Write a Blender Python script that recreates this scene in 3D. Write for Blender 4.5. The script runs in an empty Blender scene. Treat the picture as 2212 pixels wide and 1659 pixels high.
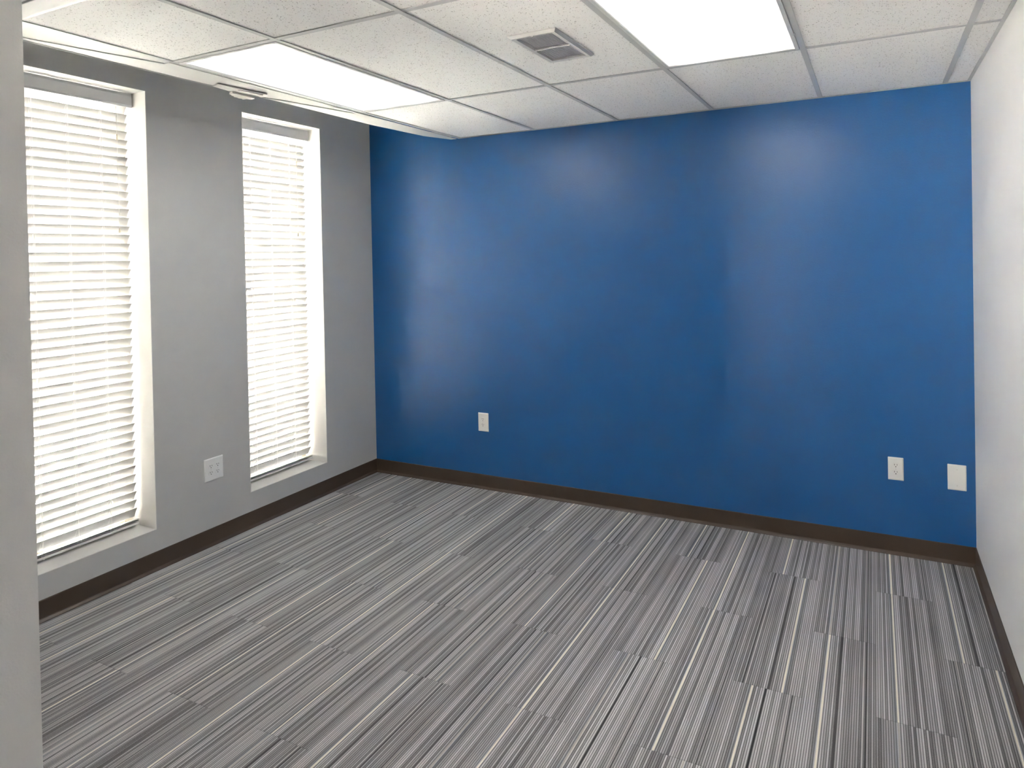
import bpy, bmesh, math, random
from mathutils import Vector, Matrix, Euler

random.seed(7)
C = bpy.context.scene.collection
scene = bpy.context.scene

# ------------------------------------------------------------------ camera, world, exposure
W, HPX = 2212.0, 1659.0
F_PX, CX, CY = 1465.33, 1145.17, 567.61
cam_d = bpy.data.cameras.new('camera')
cam = bpy.data.objects.new('camera', cam_d)
C.objects.link(cam)
cam_d.sensor_width = 36.0
cam_d.sensor_fit = 'HORIZONTAL'
cam_d.lens = 36.0 * F_PX / W
cam_d.shift_x = (W / 2 - CX) / W
cam_d.shift_y = (CY - HPX / 2) / W
right = Vector((0.8920, 0.4516, -0.0199)); up = Vector((0.0127, 0.0189, 0.9997))
right.normalize(); fwd = up.cross(right).normalized(); up = right.cross(fwd).normalized()
cam.matrix_world = Matrix((
    (right.x, up.x, -fwd.x, 2.6996),
    (right.y, up.y, -fwd.y, -4.2310),
    (right.z, up.z, -fwd.z, 1.6931),
    (0, 0, 0, 1)))
cam_d.clip_start = 0.05
cam_d.dof.use_dof = True
cam_d.dof.focus_distance = 4.2
cam_d.dof.aperture_fstop = 9.0
scene.camera = cam

scene.view_settings.view_transform = 'Standard'
scene.view_settings.look = 'None'
scene.view_settings.gamma = 1.0
scene.view_settings.use_curve_mapping = False
scene.view_settings.exposure = 6.0

world = bpy.data.worlds.new('sky'); scene.world = world
world.use_nodes = True
wn = world.node_tree; wn.nodes.clear()
wo = wn.nodes.new('ShaderNodeOutputWorld'); bg = wn.nodes.new('ShaderNodeBackground')
bg.inputs['Color'].default_value = (1.0, 0.97, 0.93, 1)
bg.inputs['Strength'].default_value = 0.8
wn.links.new(bg.outputs[0], wo.inputs[0])

sun_d = bpy.data.lights.new('sun', 'SUN')
sun_d.energy = 24.0; sun_d.angle = math.radians(0.6); sun_d.color = (1.0, 0.95, 0.88)
sun = bpy.data.objects.new('sun', sun_d); C.objects.link(sun)
sun.rotation_euler = Vector((-0.25, 0.50, -0.83)).to_track_quat('-Z', 'Y').to_euler()

LENS_STRENGTH = 0.31

# ------------------------------------------------------------------ measures
T = 0.6096
XL, XR = -0.8453, 3.1643          # window wall, right wall
H = 2.5601                        # suspended ceiling
ROOF = 3.15                       # structural deck above it
R1 = -1.0684; R2 = R1 - 2 * T; R3 = R2 - T      # cross runners
YF = -3.25; YF2 = -3.40           # front wall (doorway), room side and hall side
XD1, XD2 = 0.748, 3.10            # doorway
ZT, ZB = 2.6348, 0.2226           # window opening head and sill
WIN = [(-2.5300, -1.8525), (-1.2209, -0.5426)]
HB = 0.1026

# ------------------------------------------------------------------ materials
def newmat(name):
    m = bpy.data.materials.new(name); m.use_nodes = True
    nt = m.node_tree; nt.nodes.clear()
    out = nt.nodes.new('ShaderNodeOutputMaterial')
    b = nt.nodes.new('ShaderNodeBsdfPrincipled')
    nt.links.new(b.outputs[0], out.inputs[0])
    return m, nt, b, out

class NB:
    """tiny node helper"""
    def __init__(s, nt): s.nt = nt
    def n(s, t, **kw):
        x = s.nt.nodes.new(t)
        for k, v in kw.items(): setattr(x, k, v)
        return x
    def l(s, a, b): s.nt.links.new(a, b)
    def math(s, op, a, b=None, c=None, clamp=False):
        x = s.n('ShaderNodeMath', operation=op); x.use_clamp = clamp
        for i, v in enumerate((a, b, c)):
            if v is None: continue
            if isinstance(v, (int, float)): x.inputs[i].default_value = v
            else: s.l(v, x.inputs[i])
        return x.outputs[0]
    def mixc(s, f, a, b, mode='MIX'):
        x = s.n('ShaderNodeMix', data_type='RGBA', blend_type=mode)
        for i, v in ((0, f), (6, a), (7, b)):
            if isinstance(v, (int, float)): x.inputs[i].default_value = v
            elif isinstance(v, tuple): x.inputs[i].default_value = v
            else: s.l(v, x.inputs[i])
        return x.outputs[2]
    def comb(s, x, y, z):
        c = s.n('ShaderNodeCombineXYZ')
        for i, v in enumerate((x, y, z)):
            if isinstance(v, (int, float)): c.inputs[i].default_value = v
            else: s.l(v, c.inputs[i])
        return c.outputs[0]
    def wnoise(s, vec):
        w = s.n('ShaderNodeTexWhiteNoise', noise_dimensions='3D'); s.l(vec, w.inputs['Vector'])
        return w.outputs['Value']
    def noise(s, vec, scale, detail=2.0, rough=0.5):
        w = s.n('ShaderNodeTexNoise'); s.l(vec, w.inputs['Vector'])
        w.inputs['Scale'].default_value = scale; w.inputs['Detail'].default_value = detail
        w.inputs['Roughness'].default_value = rough
        return w.outputs['Fac']
    def ss(s, v, lo, hi):
        x = s.n('ShaderNodeMapRange', interpolation_type='SMOOTHSTEP')
        s.l(v, x.inputs['Value'])
        x.inputs['From Min'].default_value = lo; x.inputs['From Max'].default_value = hi
        return x.outputs[0]
    def bump(s, h, strength, dist):
        b = s.n('ShaderNodeBump'); b.inputs['Strength'].default_value = strength
        b.inputs['Distance'].default_value = dist; s.l(h, b.inputs['Height'])
        return b.outputs[0]
    def pos(s):
        return s.n('ShaderNodeNewGeometry').outputs['Position']

def plain(name, col, rough=0.5, spec=0.5, metal=0.0, bump=None, mottle=0.0):
    m, nt, b, out = newmat(name); k = NB(nt)
    b.inputs['Base Color'].default_value = (*col, 1)
    b.inputs['Roughness'].default_value = rough
    b.inputs['Specular IOR Level'].default_value = spec
    b.inputs['Metallic'].default_value = metal
    tc = k.n('ShaderNodeTexCoord').outputs['Object']
    if mottle:
        f = k.noise(tc, 9.0, 3.0)
        b_in = k.mixc(f, tuple(c * (1 - mottle) for c in col) + (1,), tuple(min(1, c * (1 + mottle)) for c in col) + (1,))
        k.l(b_in, b.inputs['Base Color'])
    if bump:
        k.l(k.bump(k.noise(tc, bump[0], 3.0), bump[1], bump[2]), b.inputs['Normal'])
    return m

M = {}
M['grey_paint'] = plain('grey_wall_paint', (0.58, 0.575, 0.565), 0.55, 0.35, bump=(160, 0.25, 0.002), mottle=0.015)
M['white_paint'] = plain('pale_wall_paint', (0.82, 0.81, 0.80), 0.5, 0.35, bump=(160, 0.25, 0.002), mottle=0.02)
M['reveal'] = plain('white_reveal_paint', (0.78, 0.77, 0.75), 0.45, 0.4, bump=(120, 0.12, 0.001))
M['drywall'] = plain('smooth_white_drywall', (0.84, 0.83, 0.82), 0.7, 0.2)
M['metal_white'] = plain('white_enamelled_metal', (0.70, 0.69, 0.68), 0.4, 0.4)
M['tee'] = plain('white_grid_enamel', (0.56, 0.555, 0.55), 0.45, 0.4)
M['filler'] = plain('white_filler_board', (0.64, 0.63, 0.615), 0.6, 0.3, mottle=0.03)
M['plastic'] = plain('white_plastic', (0.93, 0.92, 0.88), 0.28, 0.5)
M['plate_grey'] = plain('white_plastic_plate', (0.88, 0.88, 0.87), 0.3, 0.5)
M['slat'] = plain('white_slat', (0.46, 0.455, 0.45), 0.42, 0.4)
M['rail'] = plain('white_rail', (0.82, 0.81, 0.80), 0.42, 0.4)
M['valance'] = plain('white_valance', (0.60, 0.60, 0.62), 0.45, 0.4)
M['cord'] = plain('white_cord', (0.80, 0.79, 0.76), 0.8, 0.2)
M['cream'] = plain('cream_plastic', (0.55, 0.50, 0.40), 0.5, 0.4)
M['slot'] = plain('dark_slot', (0.03, 0.03, 0.03), 0.7, 0.2)
M['vinyl'] = plain('beige_window_vinyl', (0.62, 0.56, 0.46), 0.5, 0.4)
M['rubber'] = plain('brown_rubber_base', (0.082, 0.054, 0.036), 0.33, 0.6, bump=(40, 0.08, 0.001))
M['duct'] = plain('grey_duct', (0.85, 0.85, 0.86), 0.6, 0.3)
M['louver'] = plain('vent_blade', (0.80, 0.79, 0.80), 0.5, 0.4)
M['deck'] = plain('grey_deck', (0.62, 0.61, 0.60), 0.9, 0.1)
M['plaster'] = plain('torn_plaster', (0.70, 0.67, 0.63), 0.85, 0.1, bump=(90, 0.5, 0.004))
M['shade_canopy'] = plain('dark_shade_canopy', (0.10, 0.095, 0.09), 0.8, 0.1)  # kept dark so little light bounces onto the upper slats
M['hall_paint'] = plain('greige_hall_paint', (0.20, 0.19, 0.18), 0.6, 0.3, mottle=0.03)
M['pavement'] = plain('pale_pavement', (0.60, 0.585, 0.56), 0.9, 0.1, mottle=0.1)

def mat_blue():
    m, nt, b, out = newmat('blue_wall_paint'); k = NB(nt)
    p = k.pos()
    b.inputs['Base Color'].default_value = (0.001, 0.112, 0.355, 1)
    b.inputs['IOR'].default_value = 1.5
    b.inputs['Roughness'].default_value = 0.31
    b.inputs['Specular IOR Level'].default_value = 1.0
    big = k.noise(p, 95, 2.5, 0.55); fine = k.noise(p, 240, 2.0)
    h = k.math('ADD', k.math('MULTIPLY', big, 0.7), k.math('MULTIPLY', fine, 0.4))
    k.l(k.bump(h, 0.42, 0.0026), b.inputs['Normal'])
    return m
M['blue'] = mat_blue()

def mat_tile():
    m, nt, b, out = newmat('fissured_ceiling_tile'); k = NB(nt)
    p = k.pos()
    oi = k.n('ShaderNodeObjectInfo').outputs['Random']
    rot = k.n('ShaderNodeVectorMath', operation='ADD'); k.l(p, rot.inputs[0])
    k.l(k.comb(k.math('MULTIPLY', oi, 13.0), k.math('MULTIPLY', oi, 7.0), 0.0), rot.inputs[1])
    p2 = rot.outputs[0]
    v = k.n('ShaderNodeTexVoronoi', feature='F1'); v.inputs['Scale'].default_value = 135
    wob = k.n('ShaderNodeVectorMath', operation='ADD'); k.l(p2, wob.inputs[0])
    nz = k.n('ShaderNodeTexNoise'); k.l(p2, nz.inputs['Vector']); nz.inputs['Scale'].default_value = 120
    sc = k.n('ShaderNodeVectorMath', operation='SCALE'); k.l(nz.outputs['Color'], sc.inputs[0]); sc.inputs['Scale'].default_value = 0.012
    k.l(sc.outputs[0], wob.inputs[1]); k.l(wob.outputs[0], v.inputs['Vector'])
    r = k.n('ShaderNodeSeparateColor'); k.l(v.outputs['Color'], r.inputs[0])
    size = k.math('MULTIPLY_ADD', r.outputs[0], 0.30, 0.04)
    pit = k.math('LESS_THAN', v.outputs['Distance'], size)
    keep = k.math('GREATER_THAN', r.outputs[1], 0.35)
    pit = k.math('MULTIPLY', pit, keep)
    f2 = k.ss(k.noise(p2, 330, 1.0), 0.62, 0.72)
    d = k.math('MAXIMUM', k.math('MULTIPLY', pit, 0.75), k.math('MULTIPLY', f2, 0.25))
    col = k.mixc(d, (0.93, 0.915, 0.90, 1), (0.27, 0.25, 0.23, 1))
    k.l(col, b.inputs['Base Color'])
    b.inputs['Roughness'].default_value = 0.9; b.inputs['Specular IOR Level'].default_value = 0.1
    k.l(k.bump(k.math('SUBTRACT', 1.0, d), 0.5, 0.002), b.inputs['Normal'])
    return m
M['tile'] = mat_tile()

def mat_carpet():
    m, nt, b, out = newmat('striped_plank_carpet'); k = NB(nt)
    p = k.pos()
    s = k.n('ShaderNodeSeparateXYZ'); k.l(p, s.inputs[0]); x, y = s.outputs[0], s.outputs[1]
    PW = 0.2500
    col = k.math('DIVIDE', k.math('SUBTRACT', x, 0.436), PW)
    ci = k.math('FLOOR', col); u = k.math('FRACT', col)
    odd = k.math('FLOORED_MODULO', ci, 2.0)                       # 1 -> seams on half metres
    yy = k.math('ADD', k.math('DIVIDE', y, 1.008), k.math('MULTIPLY', odd, 0.5))
    ri = k.math('FLOOR', yy); v = k.math('FRACT', yy)
    pid = k.comb(ci, ri, 3.7)
    rnd = k.wnoise(pid); rnd2 = k.wnoise(k.comb(ci, ri, 11.3)); rnd3 = k.wnoise(k.comb(ci, ri, 23.9))
    flip = k.math('GREATER_THAN', rnd3, 0.66)
    u2 = k.math('ABSOLUTE', k.math('SUBTRACT', u, flip))          # u or 1-u
    seed = k.math('MULTIPLY', k.math('FLOOR', k.math('MULTIPLY', rnd, 7.0)), 17.0)
    # ribs
    NR = 32.0
    rib = k.math('MULTIPLY', u2, NR); rbi = k.math('FLOOR', rib); rbf = k.math('FRACT', rib)
    rv = k.wnoise(k.comb(rbi, seed, 1.0))
    band = k.noise(k.comb(k.math('MULTIPLY', u2, 9.0), seed, 0.5), 1.0, 2.0, 0.6)
    fade = k.noise(k.comb(k.math('MULTIPLY', x, 60.0), k.math('MULTIPLY', y, 3.0), 2.0), 1.0, 2.0)
    patch = k.noise(k.comb(k.math('MULTIPLY', x, 3.5), k.math('MULTIPLY', y, 2.2), 5.0), 1.0, 2.0)
    g = k.math('MULTIPLY_ADD', k.math('SUBTRACT', rv, 0.5), 0.62, 0.54)
    g = k.math('ADD', g, k.math('MULTIPLY', k.math('SUBTRACT', band, 0.5), 0.22))
    g = k.math('ADD', g, k.math('MULTIPLY', k.math('SUBTRACT', fade, 0.5), 0.30))
    g = k.math('ADD', g, k.math('MULTIPLY', k.math('SUBTRACT', patch, 0.5), 0.16))
    g = k.math('ADD', g, k.math('MULTIPLY', k.math('SUBTRACT', rnd2, 0.5), 0.08))
    # loops along each rib
    loop = k.noise(k.comb(k.math('MULTIPLY', x, 500.0), k.math('MULTIPLY', y, 240.0), 0.0), 1.0, 1.0)
    g = k.math('ADD', g, k.math('MULTIPLY', k.math('SUBTRACT', loop, 0.5), 0.38))
    ramp = k.n('ShaderNodeValToRGB'); k.l(g, ramp.inputs[0])
    cr = ramp.color_ramp
    cr.elements[0].position = 0.0; cr.elements[0].color = (0.095, 0.094, 0.095, 1)
    cr.elements[1].position = 1.0; cr.elements[1].color = (0.80, 0.792, 0.79, 1)
    for pos, c in ((0.25, (0.265, 0.260, 0.258, 1)), (0.45, (0.425, 0.418, 0.415, 1)), (0.7, (0.60, 0.593, 0.592, 1))):
        e = cr.elements.new(pos); e.color = c
    colr = ramp.outputs[0]
    # dark seams between ribs
    gap = k.math('MULTIPLY', k.ss(k.math('ABSOLUTE', k.math('SUBTRACT', rbf, 0.5)), 0.18, 0.5), 0.78)
    colr = k.mixc(gap, colr, (0.05, 0.048, 0.05, 1))
    # accent lines: cream and near-black
    def line(center, half):
        dd = k.math('ABSOLUTE', k.math('SUBTRACT', u2, center))
        return k.math('LESS_THAN', dd, half)
    wcream = k.math('MULTIPLY_ADD', rnd2, 0.007, 0.0095)
    cream = k.math('LESS_THAN', k.math('ABSOLUTE', k.math('SUBTRACT', u2, 0.285)), wcream)
    dark = line(0.485, 0.0125)
    thin = k.math('MULTIPLY', line(0.83, 0.008), k.math('GREATER_THAN', rnd, 0.45))
    dark2 = k.math('MULTIPLY', line(0.865, 0.007), k.math('GREATER_THAN', rnd, 0.3))
    bluish = line(0.245, 0.02)
    colr = k.mixc(k.math('MULTIPLY', bluish, 0.35), colr, (0.16, 0.19, 0.22, 1))
    colr = k.mixc(k.math('MULTIPLY', dark2, 0.8), colr, (0.03, 0.03, 0.032, 1))
    colr = k.mixc(k.math('MULTIPLY', thin, 0.75), colr, (0.55, 0.53, 0.50, 1))
    colr = k.mixc(k.math('MULTIPLY', dark, k.math('MULTIPLY_ADD', rnd, 0.6, 0.35)), colr, (0.022, 0.022, 0.026, 1))
    lp = k.math('MULTIPLY', k.math('MULTIPLY_ADD', loop, 0.4, 0.75, clamp=True), k.math('MULTIPLY_ADD', k.math('GREATER_THAN', k.wnoise(k.comb(ci, ri, 41.0)), 0.3), 0.65, 0.35))
    colr = k.mixc(k.math('MULTIPLY', cream, lp), colr, (0.93, 0.89, 0.77, 1))
    # faint butt joints
    jt = k.math('MULTIPLY', k.math('LESS_THAN', v, 0.003), 0.3)
    colr = k.mixc(jt, colr, (0.06, 0.06, 0.06, 1))
    k.l(colr, b.inputs['Base Color'])
    b.inputs['Roughness'].default_value = 0.95; b.inputs['Specular IOR Level'].default_value = 0.08
    hh = k.math('ADD', k.math('SUBTRACT', 0.5, gap), k.math('MULTIPLY', loop, 0.6))
    k.l(k.bump(hh, 0.5, 0.003), b.inputs['Normal'])
    return m
M['carpet'] = mat_carpet()

def mat_lens():
    m, nt, b, out = newmat('prismatic_light_lens'); k = NB(nt)
    tc = k.n('ShaderNodeTexCoord').outputs['Object']
    s = k.n('ShaderNodeSeparateXYZ'); k.l(tc, s.inputs[0]); x, y = s.outputs[0], s.outputs[1]
    ax = k.math('ABSOLUTE', k.math('SUBTRACT', k.math('ABSOLUTE', x), 0.13))     # two tubes
    tube = k.math('POWER', 2.718, k.math('MULTIPLY', k.math('POWER', k.math('DIVIDE', ax, 0.055), 2.0), -1.0))
    endf = k.math('SUBTRACT', 1.0, k.ss(k.math('ABSOLUTE', y), 0.45, 0.60))
    rib = k.math('MULTIPLY_ADD', k.math('SINE', k.math('MULTIPLY', y, 2 * math.pi / 0.010)), 0.12, 0.88)
    st = k.math('MULTIPLY_ADD', k.math('MULTIPLY', tube, k.math('MULTIPLY_ADD', endf, 0.6, 0.4)), LENS_STRENGTH, 0.0135)
    st = k.math('MULTIPLY', st, rib)
    b.inputs['Base Color'].default_value = (0.85, 0.85, 0.84, 1)
    b.inputs['Roughness'].default_value = 0.4
    b.inputs['Emission Color'].default_value = (1.0, 0.985, 0.96, 1)
    k.l(st, b.inputs['Emission Strength'])
    return m
M['lens'] = mat_lens()

def mat_glass(name, tint):
    m, nt, b, out = newmat(name); k = NB(nt)
    nt.nodes.remove(b)
    t = k.n('ShaderNodeBsdfTransparent'); t.inputs[0].default_value = (*tint, 1)
    g = k.n('ShaderNodeBsdfGlossy'); g.inputs['Roughness'].default_value = 0.02
    fr = k.n('ShaderNodeFresnel'); fr.inputs[0].default_value = 1.5
    mx = k.n('ShaderNodeMixShader'); k.l(fr.outputs[0], mx.inputs[0]); k.l(t.outputs[0], mx.inputs[1]); k.l(g.outputs[0], mx.inputs[2])
    k.l(mx.outputs[0], out.inputs[0])
    return m
M['glass'] = mat_glass('window_glass', (0.94, 0.95, 0.94))
M['dimming_glass'] = mat_glass('dimming_glass', (0.50, 0.495, 0.49))  # tint sets how much light the added hall window lets in

# ------------------------------------------------------------------ mesh helpers
class MB:
    def __init__(s): s.bm = bmesh.new()
    def box(s, x0, x1, y0, y1, z0, z1, bevel=0.0, seg=2, rot=None, piv=None):
        t = bmesh.new()
        bmesh.ops.create_cube(t, size=1.0)
        for v in t.verts:
            v.co = Vector(((x0 + x1) / 2 + v.co.x * (x1 - x0), (y0 + y1) / 2 + v.co.y * (y1 - y0), (z0 + z1) / 2 + v.co.z * (z1 - z0)))
        if bevel: bmesh.ops.bevel(t, geom=t.edges[:], offset=bevel, segments=seg, affect='EDGES', profile=0.5)
        if rot is not None:
            bmesh.ops.rotate(t, verts=t.verts, cent=Vector(piv), matrix=rot)
        s.merge(t); return s
    def merge(s, t):
        me = bpy.data.meshes.new('tmp'); t.to_mesh(me); t.free(); s.bm.from_mesh(me); bpy.data.meshes.remove(me)
    def prism(s, pts, axis, a, b):
        """extrude a closed 2-D outline along an axis between a and b"""
        def mk(p, q):
            if axis == 'x': return Vector((q, p[0], p[1]))
            if axis == 'y': return Vector((p[0], q, p[1]))
            return Vector((p[0], p[1], q))
        A = [s.bm.verts.new(mk(p, a)) for p in pts]; B = [s.bm.verts.new(mk(p, b)) for p in pts]
        n = len(pts)
        for i in range(n):
            j = (i + 1) % n; s.bm.faces.new((A[i], A[j], B[j], B[i]))
        s.bm.faces.new(A[::-1]); s.bm.faces.new(B); return s
    def cyl(s, c0, c1, r, r2=None, n=12):
        c0 = Vector(c0); c1 = Vector(c1); d = (c1 - c0); r2 = r if r2 is None else r2
        q = d.to_track_quat('Z', 'Y')
        A = []; B = []
        for i in range(n):
            a = 2 * math.pi * i / n; o = Vector((math.cos(a), math.sin(a), 0))
            A.append(s.bm.verts.new(c0 + q @ (o * r))); B.append(s.bm.verts.new(c1 + q @ (o * r2)))
        for i in range(n):
            j = (i + 1) % n; s.bm.faces.new((A[i], A[j], B[j], B[i]))
        s.bm.faces.new(A[::-1]); s.bm.faces.new(B); return s
    def tube(s, pts, r, n=6):
        for a, b in zip(pts[:-1], pts[1:]): s.cyl(a, b, r, n=n)
        return s
    def build(s, name, mat, parent=None, loc=None, smooth=False):
        bm = s.bm
        bmesh.ops.recalc_face_normals(bm, faces=bm.faces[:])
        me = bpy.data.meshes.new(name); bm.to_mesh(me); bm.free()
        me.materials.append(mat)
        if smooth:
            for p in me.polygons: p.use_smooth = True
        o = bpy.data.objects.new(name, me); C.objects.link(o)
        if parent is not None: o.parent = parent
        if loc is not None: o.location = loc
        return o

def empty(name, loc, rot=(0, 0, 0)):
    o = bpy.data.objects.new(name, None); C.objects.link(o)
    o.location = loc; o.rotation_euler = rot; o.empty_display_size = 0.05
    return o
def tag(o, label, cat, group=None):
    o['label'] = label; o['category'] = cat
    if group: o['group'] = group
    return o
def struct(o):
    o['kind'] = 'structure'; return o

# ------------------------------------------------------------------ room shell
HX = -5.0; HY = -7.0               # open hall behind the camera
struct(MB().box(XL - 0.3, XR + 0.3, -3.4, 0.2, -0.12, 0.0).box(HX - 0.1, XR + 0.3, HY - 0.1, -3.4, -0.12, 0.0).build('floor', M['carpet']))
struct(MB().box(XL - 0.3, XR + 0.3, 0.0, 0.2, 0.0, ROOF).build('wall_back', M['blue']))
struct(MB().box(XR, XR + 0.15, HY, 0.0, 0.0, ROOF).build('wall_right', M['white_paint']))

wl = MB()
ys = [-3.4, WIN[0][0], WIN[0][1], WIN[1][0], WIN[1][1], 0.0]
TH = 0.26
for i in range(5):
    if i in (1, 3):
        wl.box(XL - TH, XL, ys[i], ys[i + 1], 0.0, ZB); wl.box(XL - TH, XL, ys[i], ys[i + 1], ZT, ROOF)
    else:
        wl.box(XL - TH, XL, ys[i], ys[i + 1], 0.0, ROOF)
struct(wl.build('wall_left', M['grey_paint']))

wf = MB()
wf.box(HX, XD1, YF2, YF, 0.0, ROOF).box(XD2, XR, YF2, YF, 0.0, ROOF)
wf.box(XD1, XD2, YF2, YF, 2.72, ROOF)
struct(wf.build('wall_front', M['white_paint']))
GX0, GX1, GZ0, GZ1 = -1.75, -0.35, 0.12, 2.50
struct(MB().box(HX, XR, HY, HY + 0.1, GZ1, ROOF).box(HX, GX0, HY, HY + 0.1, 0.0, GZ1).box(GX1, XR, HY, HY + 0.1, 0.0, GZ1).box(GX0, GX1, HY, HY + 0.1, 0.0, GZ0).build('wall_rear', M['hall_paint']))
struct(MB().box(HX - 0.1, HX, HY, YF2, 0.0, ROOF).build('wall_hall', M['hall_paint']))
hw = MB(); np_ = 2; pw = (GX1 - GX0 - 0.05) / np_  # unseen hall window, added to bring light onto the right wall
for k in range(np_ + 1):
    xx = GX0 + k * pw; hw.box(xx, xx + 0.05, HY + 0.02, HY + 0.08, GZ0, GZ1, bevel=0.003)
for k in range(np_):
    xa = GX0 + k * pw + 0.05
    hw.box(xa, xa + pw - 0.05, HY + 0.02, HY + 0.08, GZ0, GZ0 + 0.05); hw.box(xa, xa + pw - 0.05, HY + 0.02, HY + 0.08, GZ1 - 0.05, GZ1)
hwo = struct(hw.build('window_3', M['metal_white']))
MB().box(GX0 + 0.02, GX1 - 0.02, HY + 0.047, HY + 0.053, GZ0 + 0.02, GZ1 - 0.02).build('window_pane', M['dimming_glass'], hwo)
struct(MB().box(XL - 0.3, XR + 0.3, -3.4, 0.2, ROOF, ROOF + 0.15).box(HX - 0.1, XR + 0.3, HY - 0.1, -3.4, ROOF, ROOF + 0.15).build('roof_slab', M['deck']))
soff = MB(); soff.box(XL, XR, YF2, R3 - 0.055, H + 0.004, H + 0.02).box(HX, XR, HY + 0.1, YF2, H + 0.004, H + 0.02)
struct(soff.build('trim_soffit', M['drywall']))
struct(MB().box(0.0, XR, R3 - 0.075, R3 - 0.005, H - 0.004, H + 0.03, bevel=0.002).build('trim_1', M['filler']))

# suspended ceiling: runners, with every lay-in tile a part of it
FW = 0.012
g = MB()
for kx in range(6):
    g.box(kx * T - FW, kx * T + FW, R3, -0.0005, H - 0.0005, H + 0.0035, bevel=0.0008, seg=1)
    g.box(kx * T - 0.0008, kx * T + 0.0008, R3, -0.0005, H + 0.003, H + 0.04)
for yy in (R1, R2, R3):
    for kx in range(6):
        x0 = kx * T + FW; x1 = min((kx + 1) * T - FW, XR)
        g.box(x0, x1, yy - FW, yy + FW, H, H + 0.0035)
        g.box(x0, x1, yy - 0.0008, yy + 0.0008, H + 0.003, H + 0.04)
# wall angles along the blue wall and the right wall
g.box(0.0, XR, -0.018, -0.0005, H - 0.001, H + 0.002); g.box(XR - 0.016, XR - 0.0005, R3, -0.018, H - 0.001, H + 0.002)
ceil = struct(g.build('ceiling', M['tee']))
FIX = {(0, 1): 1, (3, 1): 1}
rows = [(-0.002, R1), (R1, R2), (R2, R3)]
for r, (ya, yb) in enumerate(rows):
    for kx in range(6):
        if (kx, r) in FIX: continue
        x0 = kx * T + 0.002; x1 = min((kx + 1) * T - 0.002, XR - 0.002)
        MB().box(x0, x1, yb + 0.002, ya - 0.002, H + 0.0045, H + 0.019).build('ceiling_tile', M['tile'], ceil)

# loose filler strips along the open edge of the ceiling by the windows
def strip(name, pts, z, mat=M['filler'], th=0.003):
    return struct(MB().prism(pts, 'z', z, z + th).build(name, mat))
strip('trim_2', [(-0.012, -2.97), (-0.012, -2.27), (-0.035, -2.27), (-0.10, -2.50), (-0.172, -2.76), (-0.185, -2.97)], H + 0.0005)
strip('trim_3', [(-0.012, -2.30), (-0.012, -1.05), (-0.055, -1.20), (-0.135, -1.56), (-0.163, -1.62), (-0.188, -2.05), (-0.196, -2.50), (-0.200, -2.97), (-0.181, -2.97), (-0.168, -2.755), (-0.105, -2.505), (-0.045, -2.30)], H - 0.003)
strip('trim_4', [(-0.012, -1.30), (-0.012, -0.03), (-0.055, -0.03), (-0.137, -0.26), (-0.176, -0.77), (-0.168, -1.62), (-0.143, -1.56), (-0.065, -1.20), (-0.030, -1.08)], H - 0.0065)
# turned-up lip of the strips facing the windows
lip = MB()
edge = [(-0.202, -2.97), (-0.197, -2.50), (-0.190, -2.05), (-0.170, -1.62), (-0.178, -0.77), (-0.139, -0.26), (-0.057, -0.03)]
for (xa, ya), (xb, yb) in zip(edge[:-1], edge[1:]):
    d = Vector((xb - xa, yb - ya, 0)).normalized(); nrm = Vector((-d.y, d.x, 0)) * 0.0012
    lip.prism([(xa + nrm.x, ya + nrm.y), (xa - nrm.x, ya - nrm.y), (xb - nrm.x, yb - nrm.y), (xb + nrm.x, yb + nrm.y)], 'z', H - 0.0065, H + 0.030)
struct(lip.build('trim_5', M['filler']))

# cove base: flat face, rounded top, flared toe
def cove(side):
    # profile (distance from wall, height)
    return [(0.0, 0.0), (0.0175, 0.0), (0.0180, 0.0025), (0.0160, 0.0050), (0.0110, 0.0095), (0.0070, 0.0130), (0.0048, 0.017), (0.0045, HB - 0.004), (0.0035, HB - 0.001), (0.002, HB), (0.0, HB)]
pb = cove(0)
struct(MB().prism([(-d, z) for d, z in pb], 'x', XL, XR).build('baseboard_back', M['rubber']))
struct(MB().prism([(XL + d, z) for d, z in pb], 'y', YF, -0.004).build('baseboard_left', M['rubber']))
struct(MB().prism([(XR - d, z) for d, z in pb], 'y', YF, -0.004).build('baseboard_right', M['rubber']))
struct(MB().prism([(YF + d, z) for d, z in pb], 'x', XL + 0.014, XD1).build('baseboard_front', M['rubber']))

# canopy added unseen above the windows to shade the upper slats; ground outside
struct(MB().box(XL - TH - 1.3, XL - TH - 0.002, -6.0, 1.5, 2.95, 3.08).build('added_shade_canopy', M['shade_canopy']))
struct(MB().box(-30, 30, -35, 20, -0.35, -0.30).build('ground_outside', M['pavement']))

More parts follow.
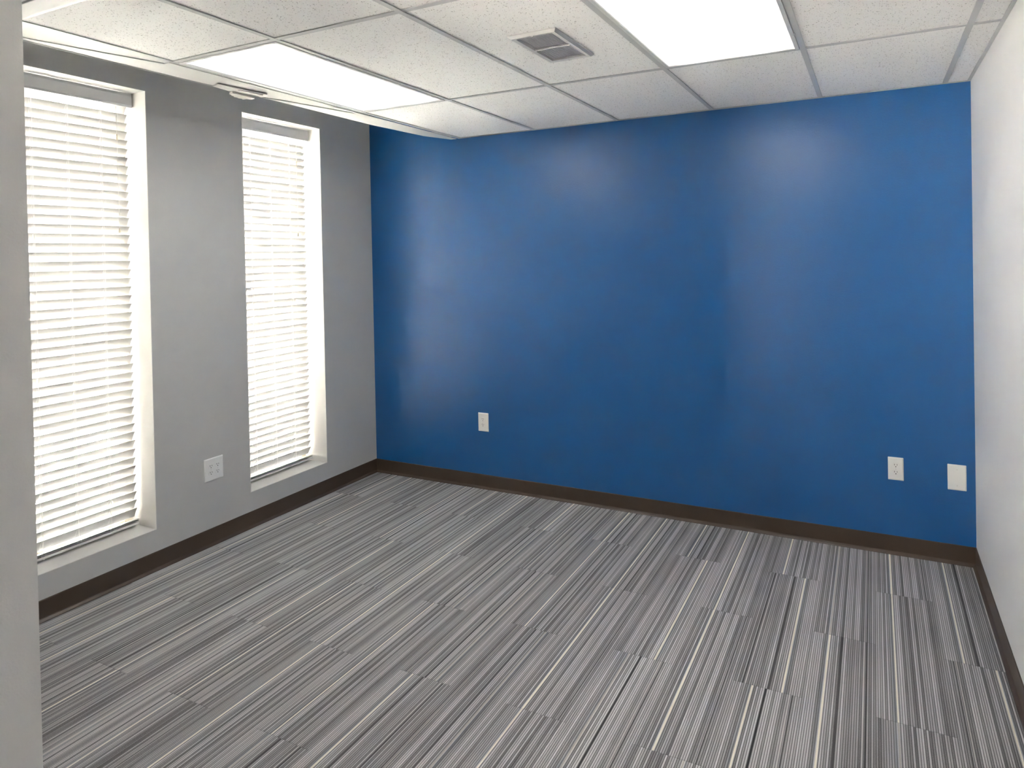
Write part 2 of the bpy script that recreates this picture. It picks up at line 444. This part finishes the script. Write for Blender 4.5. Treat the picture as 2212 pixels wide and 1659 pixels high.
# ------------------------------------------------------------------ windows
OFF_FRAME = 0.205
for i, (y0, y1) in enumerate(WIN):
    f = MB(); xa, xb = XL - TH + 0.005, XL - OFF_FRAME
    fw = 0.045
    f.box(xa, xb, y0 + 0.003, y0 + fw, ZB + 0.003, ZT - 0.003, bevel=0.003); f.box(xa, xb, y1 - fw, y1 - 0.003, ZB + 0.003, ZT - 0.003, bevel=0.003)
    f.box(xa, xb, y0 + fw, y1 - fw, ZB + 0.003, ZB + 0.036, bevel=0.003); f.box(xa, xb, y0 + fw, y1 - fw, ZT - fw, ZT - 0.003, bevel=0.003)
    w = struct(f.build('window_%d' % (i + 1), M['vinyl']))
    MB().box(xa + 0.02, xa + 0.026, y0 + fw - 0.01, y1 - fw + 0.01, ZB + 0.03, ZT - fw + 0.01).build('window_pane', M['glass'], w)
    rv = MB(); t = 0.003; x1 = XL + 0.0012; x0 = XL - TH + 0.002
    rv.box(x0, x1, y0, y0 + t, ZB, ZT).box(x0, x1, y1 - t, y1, ZB, ZT)
    rv.box(x0, x1, y0 + t, y1 - t, ZT - t, ZT).box(x0, x1, y0 + t, y1 - t, ZB, ZB + t)
    rv.build('window_reveal', M['reveal'], w)

# ------------------------------------------------------------------ blinds
SLAT_W = 0.060; PITCH = 0.0475; TILT = math.radians(61.5)
def slat_mesh(L):
    m = MB(); n = 8; th = 0.0028
    top = []; bot = []
    for j in range(n + 1):
        q = -1 + 2 * j / n; xx = q * SLAT_W / 2; zz = 0.0022 * (1 - q * q)
        e = th / 2 if 0 < j < n else th / 4
        top.append((xx, zz + e)); bot.append((xx, zz - e))
    m.prism(top + bot[::-1], 'y', -L / 2, L / 2)
    return m
def make_blind(yc, width, label, cord_y):
    """local origin: middle of the opening's head, on the room face of the wall; +x into the room"""
    root = empty('window_blind', (XL, yc, ZT - 0.003))
    tag(root, label, 'blind', 'slatted blinds in the two windows')
    L = width - 0.034
    xs = -0.150                                    # slat axis
    # headrail and valance with returned ends
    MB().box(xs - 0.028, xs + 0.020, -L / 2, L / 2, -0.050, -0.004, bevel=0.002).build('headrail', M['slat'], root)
    v = MB(); vw = width / 2 - 0.011; vx = -0.108
    prof = [(vx, -0.082), (vx + 0.006, -0.080), (vx + 0.009, -0.070), (vx + 0.0085, -0.020), (vx + 0.006, -0.010), (vx + 0.006, -0.006), (vx, -0.004)]
    v.prism(prof, 'y', -vw, vw)
    for sg in (-1, 1):
        y = sg * vw
        v.box(vx - 0.052, vx + 0.004, min(y, y - sg * 0.006), max(y, y - sg * 0.006), -0.080, -0.004, bevel=0.001)
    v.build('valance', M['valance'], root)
    # slats
    z0 = -0.096; zend = -(ZT - ZB) + 0.006
    nsl = int((z0 - (zend + 0.050)) / PITCH) + 1
    first = None
    hx = math.cos(TILT) * SLAT_W / 2; hz = math.sin(TILT) * SLAT_W / 2
    zl = z0
    for j in range(nsl):
        z = z0 - j * PITCH
        ang = -TILT + random.uniform(-0.022, 0.022)
        if first is None:
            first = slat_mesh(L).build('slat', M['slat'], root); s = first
        else:
            s = first.copy(); C.objects.link(s); s.parent = root
        s.location = (xs, random.uniform(-0.0012, 0.0012), z)
        s.rotation_euler = (random.uniform(-0.0012, 0.0012), ang, 0)
        zl = z
    # slats resting on the bottom rail
    zr = zend + 0.018
    for j in range(2):
        s = first.copy(); C.objects.link(s); s.parent = root
        s.location = (xs + 0.002 * j, 0.001 * (j - 1), zr + 0.013 + 0.0055 * j); s.rotation_euler = (0, -0.20 - 0.06 * j, 0)
    br = MB()
    n = 10; prof = []
    for j in range(n + 1):
        q = -1 + 2 * j / n; prof.append((q * 0.030, 0.0035 + 0.0045 * (1 - q * q)))
    prof += [(0.030, -0.005), (0.027, -0.008), (-0.027, -0.008), (-0.030, -0.005)]
    br.prism(prof, 'y', -L / 2, L / 2)
    o = br.build('bottom_rail', M['rail'], root); o.location = (xs, 0, zr); o.rotation_euler = (0, -0.22, 0)
    # ladders, lift cords
    for ly in (-0.169, 0.0, 0.169):
        ld = MB()
        for sg in (-1, 1):
            pts = [(xs + sg * (hx + 0.0012), ly + 0.004 * sg, -0.052)]
            for j in range(nsl):
                z = z0 - j * PITCH + sg * hz
                pts.append((xs + sg * (hx + 0.0012) + random.uniform(-0.0005, 0.0008), ly + 0.004 * sg + random.uniform(-0.0016, 0.0016), z))
            pts.append((xs + sg * 0.026, ly + 0.004 * sg, zr + 0.012))
            ld.tube(pts, 0.0009, 5)
        for j in range(nsl):
            z = z0 - j * PITCH - 0.0035
            ld.tube([(xs + hx, ly, z + hz), (xs - hx, ly, z - hz)], 0.0007, 5)
        ld.build('ladder_cord', M['cord'], root)
        lc = MB().tube([(xs + 0.0005, ly + 0.0075, -0.05), (xs + hx + 0.003, ly + 0.0075, z0 + 0.6 * hz), (xs + hx + 0.003, ly + 0.008, (z0 + zr) / 2), (xs + hx + 0.002, ly + 0.0075, zr + 0.03), (xs + 0.016, ly + 0.004, zr + 0.012)], 0.0008, 5)
        lc.build('lift_cord', M['cord'], root)
        # knotted loop and button on the rail
        kn = MB(); cx, cz = xs + 0.031, zr + 0.006
        loop = [(cx + 0.002 * math.sin(a), ly + 0.011 * math.cos(a), cz + 0.012 + 0.010 * math.sin(a)) for a in [t * math.pi / 5 for t in range(11)]]
        kn.tube(loop, 0.0009, 5); kn.cyl((cx - 0.002, ly, cz - 0.006), (cx + 0.0015, ly, cz - 0.006), 0.004)
        kn.build('cord_knot', M['cord'], root)
    # pull cord: doubled cord, cream condenser, tassel
    px = xs + hx + 0.0075
    zc = 2.400 - ZT; zt = 1.872 - ZT
    pc = MB().tube([(xs + 0.016, cord_y - 0.004, -0.045), (px, cord_y - 0.003, -0.11), (px, cord_y - 0.002, zc)], 0.0009, 5)
    pc.tube([(xs + 0.016, cord_y + 0.004, -0.045), (px, cord_y + 0.003, -0.11), (px, cord_y + 0.002, zc)], 0.0009, 5)
    pc.tube([(px, cord_y, zc - 0.03), (px, cord_y - 0.001, (zc + zt) / 2), (px, cord_y + 0.0015, zt + 0.012)], 0.0009, 5)
    pco = pc.build('pull_cord', M['cord'], root)
    MB().cyl((px, cord_y, zc), (px, cord_y, zc - 0.032), 0.0042, 0.0048).build('cord_joiner', M['cream'], pco)
    tas = MB().cyl((px, cord_y + 0.0015, zt + 0.016), (px, cord_y + 0.0015, zt - 0.006), 0.0022, 0.0060)
    tas.cyl((px, cord_y + 0.0015, zt - 0.006), (px, cord_y + 0.0015, zt - 0.010), 0.0060, 0.0042)
    tas.build('tassel', M['cream'], pco)
    return root
def wc(i): return (WIN[i][0] + WIN[i][1]) / 2, WIN[i][1] - WIN[i][0] - 0.006
yc, ww = wc(0)
make_blind(yc, ww, 'white slatted blind, nearly closed, in the near window beside the doorway edge', -1.935 - yc)
yc, ww = wc(1)
make_blind(yc, ww, 'white slatted blind, nearly closed, in the far window closest to the blue wall', -0.645 - yc)

# ------------------------------------------------------------------ ceiling lights
def make_light(x0, y0, y1, label):
    cx, cy = x0 + T / 2, (y0 + y1) / 2
    root = empty('ceiling_light', (cx, cy, H))
    if label: tag(root, label, 'ceiling light', 'lit ceiling panels')
    hx = T / 2 - 0.0135; hy = (y0 - y1) / 2 - 0.0135; b = 0.016
    fr = MB()
    fr.box(-hx, -hx + b, -hy, hy, -0.003, 0.012, bevel=0.0015).box(hx - b, hx, -hy, hy, -0.003, 0.012, bevel=0.0015)
    fr.box(-hx + b, hx - b, -hy, -hy + b, -0.003, 0.012, bevel=0.0015).box(-hx + b, hx - b, hy - b, hy, -0.003, 0.012, bevel=0.0015)
    fr.build('frame', M['metal_white'], root)
    MB().box(-hx + b - 0.002, hx - b + 0.002, -hy + b - 0.002, hy - b + 0.002, 0.002, 0.005).build('lens', M['lens'], root)
    hs = MB()
    hs.box(-hx, hx, -hy, hy, 0.085, 0.088)
    for sg in (-1, 1):
        hs.box(sg * hx - 0.0008, sg * hx + 0.0008, -hy, hy, 0.012, 0.088); hs.box(-hx, hx, sg * hy - 0.0008, sg * hy + 0.0008, 0.012, 0.088)
    hs.build('housing', M['metal_white'], root)
    for sg in (-1, 1):
        ly = sg * hy * 0.62
        edge_x = -hx if x0 < 1 else hx
        la = MB().box(edge_x - 0.007 * (1 if edge_x < 0 else 0), edge_x + 0.007 * (0 if edge_x < 0 else 1), ly - 0.010, ly + 0.010, -0.0055, -0.0015, bevel=0.001)
        la.cyl((edge_x, ly, -0.007), (edge_x, ly, -0.004), 0.004)
        la.build('latch', M['metal_white'], root)
    return root
make_light(0.0, R1, R2, 'long glowing ceiling panel along the ceiling edge by the windows')
make_light(3 * T, R1, R2, 'glowing ceiling panel in the middle of the ceiling, right of the air vent')

# ------------------------------------------------------------------ air vent
vt = tag(empty('air_vent', (1.5175, -1.652, H + 0.0045)), 'white louvred air vent set in a ceiling tile between the two light panels', 'vent')
VX, VY = 0.106, 0.202
def ring(mb, ox, oy, ix, iy, z0, z1):
    """four sloped mitred sides between an outer and an inner rectangle"""
    o = [(-ox, -oy), (ox, -oy), (ox, oy), (-ox, oy)]; n = [(-ix, -iy), (ix, -iy), (ix, iy), (-ix, iy)]
    bm = mb.bm
    O = [bm.verts.new((x, y, z0)) for x, y in o]; N = [bm.verts.new((x, y, z1)) for x, y in n]
    O2 = [bm.verts.new((x, y, 0.0)) for x, y in o]; N2 = [bm.verts.new((x, y, 0.0)) for x, y in n]
    for a in range(4):
        b = (a + 1) % 4
        bm.faces.new((O[a], O[b], N[b], N[a])); bm.faces.new((O[a], O[b], O2[b], O2[a])); bm.faces.new((N[a], N[b], N2[b], N2[a])); bm.faces.new((O2[a], O2[b], N2[b], N2[a]))
vf = MB(); ring(vf, VX, VY, VX - 0.010, VY - 0.012, -0.004, -0.013); ring(vf, VX - 0.0101, VY - 0.0121, VX - 0.026, VY - 0.030, -0.013, -0.011)
vf.box(-VX + 0.024, VX - 0.024, -0.006, 0.006, -0.0125, -0.002, bevel=0.001)
vf.build('frame', M['metal_white'], vt)
MB().box(-VX + 0.02, VX - 0.02, -VY + 0.02, VY - 0.02, -0.0012, -0.0002).build('duct_opening', M['duct'], vt)
for sg in (-1, 1):
    lv = MB(); nl = 21; yA = sg * 0.006; yB = sg * (VY - 0.030)
    for j in range(nl):
        xx = -VX + 0.028 + (2 * VX - 0.056) * j / (nl - 1)
        lv.box(xx - 0.0028, xx + 0.0028, min(yA, yB), max(yA, yB), -0.0070, -0.0058, rot=Matrix.Rotation(math.radians(38), 3, 'Y'), piv=(xx, 0, -0.0064))
    lv.build('louver_panel', M['louver'], vt)
for sg in (-1, 1):
    MB().box(-0.008, 0.004, sg * (VY - 0.018) - 0.004, sg * (VY - 0.018) + 0.004, -0.0155, -0.0125, bevel=0.001).build('damper_tab', M['metal_white'], vt)

# ------------------------------------------------------------------ wall plates (local: x right, z up, -y out of the wall)
def plate_mesh(w, h, th=0.0062):
    mb = MB(); bm = mb.bm
    def rr(hw, hh, r, y, n=4):
        vs = []
        for cx, cz, a0 in ((hw - r, hh - r, 0), (-hw + r, hh - r, 90), (-hw + r, -hh + r, 180), (hw - r, -hh + r, 270)):
            for j in range(n + 1):
                a = math.radians(a0 + 90 * j / n); vs.append(bm.verts.new((cx + r * math.cos(a), y, cz + r * math.sin(a))))
        return vs
    loops = [rr(w / 2, h / 2, 0.003, 0.0), rr(w / 2, h / 2, 0.003, -0.0022), rr(w / 2 - 0.0022, h / 2 - 0.0022, 0.003, -0.0045), rr(w / 2 - 0.006, h / 2 - 0.006, 0.003, -th)]
    for A, B in zip(loops[:-1], loops[1:]):
        n = len(A)
        for i in range(n): j = (i + 1) % n; bm.faces.new((A[i], A[j], B[j], B[i]))
    bm.faces.new(loops[-1]); bm.faces.new(loops[0][::-1])
    return mb
def recept(parent, x, z, mat, th=0.0062):
    mb = MB(); pts = []
    for j in range(32):
        a = 2 * math.pi * j / 32
        pts.append((x + 0.0172 * math.cos(a), z + max(-0.0138, min(0.0138, 0.0172 * math.sin(a)))))
    mb.prism(pts, 'y', -th + 0.001, -th - 0.0022)
    r = mb.build('receptacle', mat, parent)
    s = MB(); y0, y1 = -th - 0.0028, -th - 0.0018
    s.box(x - 0.0075, x - 0.0053, y0, y1, z + 0.0005, z + 0.0090); s.box(x + 0.0053, x + 0.0073, y0, y1, z + 0.0010, z + 0.0080)
    s.cyl((x, y0, z - 0.0066), (x, y1, z - 0.0066), 0.0025, n=14)
    s.build('slots', M['slot'], r)
def screw(parent, x, z, mat, th=0.0062):
    mb = MB().cyl((x, -th + 0.001, z), (x, -th - 0.0012, z), 0.0030, 0.0024, n=14)
    s = mb.build('screw', mat, parent)
    MB().box(x - 0.0022, x + 0.0022, -th - 0.0014, -th - 0.0006, z - 0.0004, z + 0.0004).build('slot', M['slot'], s)
def outlet(name, loc, rot, w, h, cols, label, cat, mat, group=None, blank=False):
    root = tag(empty(name, loc, rot), label, cat, group)
    plate_mesh(w, h).build('plate', mat, root)
    if blank:
        screw(root, 0.0, 0.0425, mat); screw(root, 0.0, -0.0425, mat)
        return root
    for cx in cols:
        for dz in (0.0195, -0.0195): recept(root, cx, dz, mat)
        screw(root, cx, 0.0, mat)
    return root
outlet('wall_outlet', (0.150, 0.0, 0.4855), (0, 0, 0), 0.085, 0.1345, [0.0], 'white duplex outlet alone on the blue wall, toward the window corner', 'outlet', M['plastic'], 'duplex outlets on the blue wall')
outlet('wall_outlet', (2.7935, 0.0, 0.475), (0, 0, 0), 0.0765, 0.1265, [0.0], 'white duplex outlet on the blue wall, left of the blank plate', 'outlet', M['plastic'], 'duplex outlets on the blue wall')
outlet('blank_wall_plate', (3.0805, 0.0, 0.4635), (0, 0, 0), 0.0860, 0.1370, [], 'blank white plate with two screws on the blue wall near the right corner', 'wall plate', M['plastic'], blank=True)
outlet('wall_outlet', (XL, -1.485, 0.4530), (0, 0, math.radians(90)), 0.1295, 0.1345, [-0.023, 0.023], 'white four-socket outlet on the grey wall between the two windows', 'outlet', M['plate_grey'])

# ------------------------------------------------------------------ bent bracket and torn plaster hanging at the ceiling edge
br = tag(empty('bent_bracket', (-0.150, -1.82, H - 0.0065)), 'bent white metal bracket with torn plaster hanging from the ceiling edge between the windows', 'bracket')
a = MB()
a.prism([(0.030, -0.15), (0.064, 0.120), (0.020, 0.150), (-0.004, 0.145), (-0.036, -0.02), (-0.020, -0.14)], 'z', -0.005, -0.0015)
a.prism([(0.036, -0.02), (0.050, 0.105), (0.032, 0.112), (0.018, -0.02)], 'z', -0.0085, -0.005)
a.build('plate', M['filler'], br)
t = MB()
jag = [(-0.020, -0.025), (-0.048, -0.020), (-0.052, 0.000), (-0.066, 0.006), (-0.063, 0.022), (-0.079, 0.030), (-0.074, 0.050), (-0.083, 0.060), (-0.076, 0.080), (-0.088, 0.094), (-0.070, 0.100), (-0.066, 0.088), (-0.050, 0.118), (-0.018, 0.112)]
t.prism(jag, 'z', -0.016, -0.006)
t.build('torn_edge', M['plaster'], br)
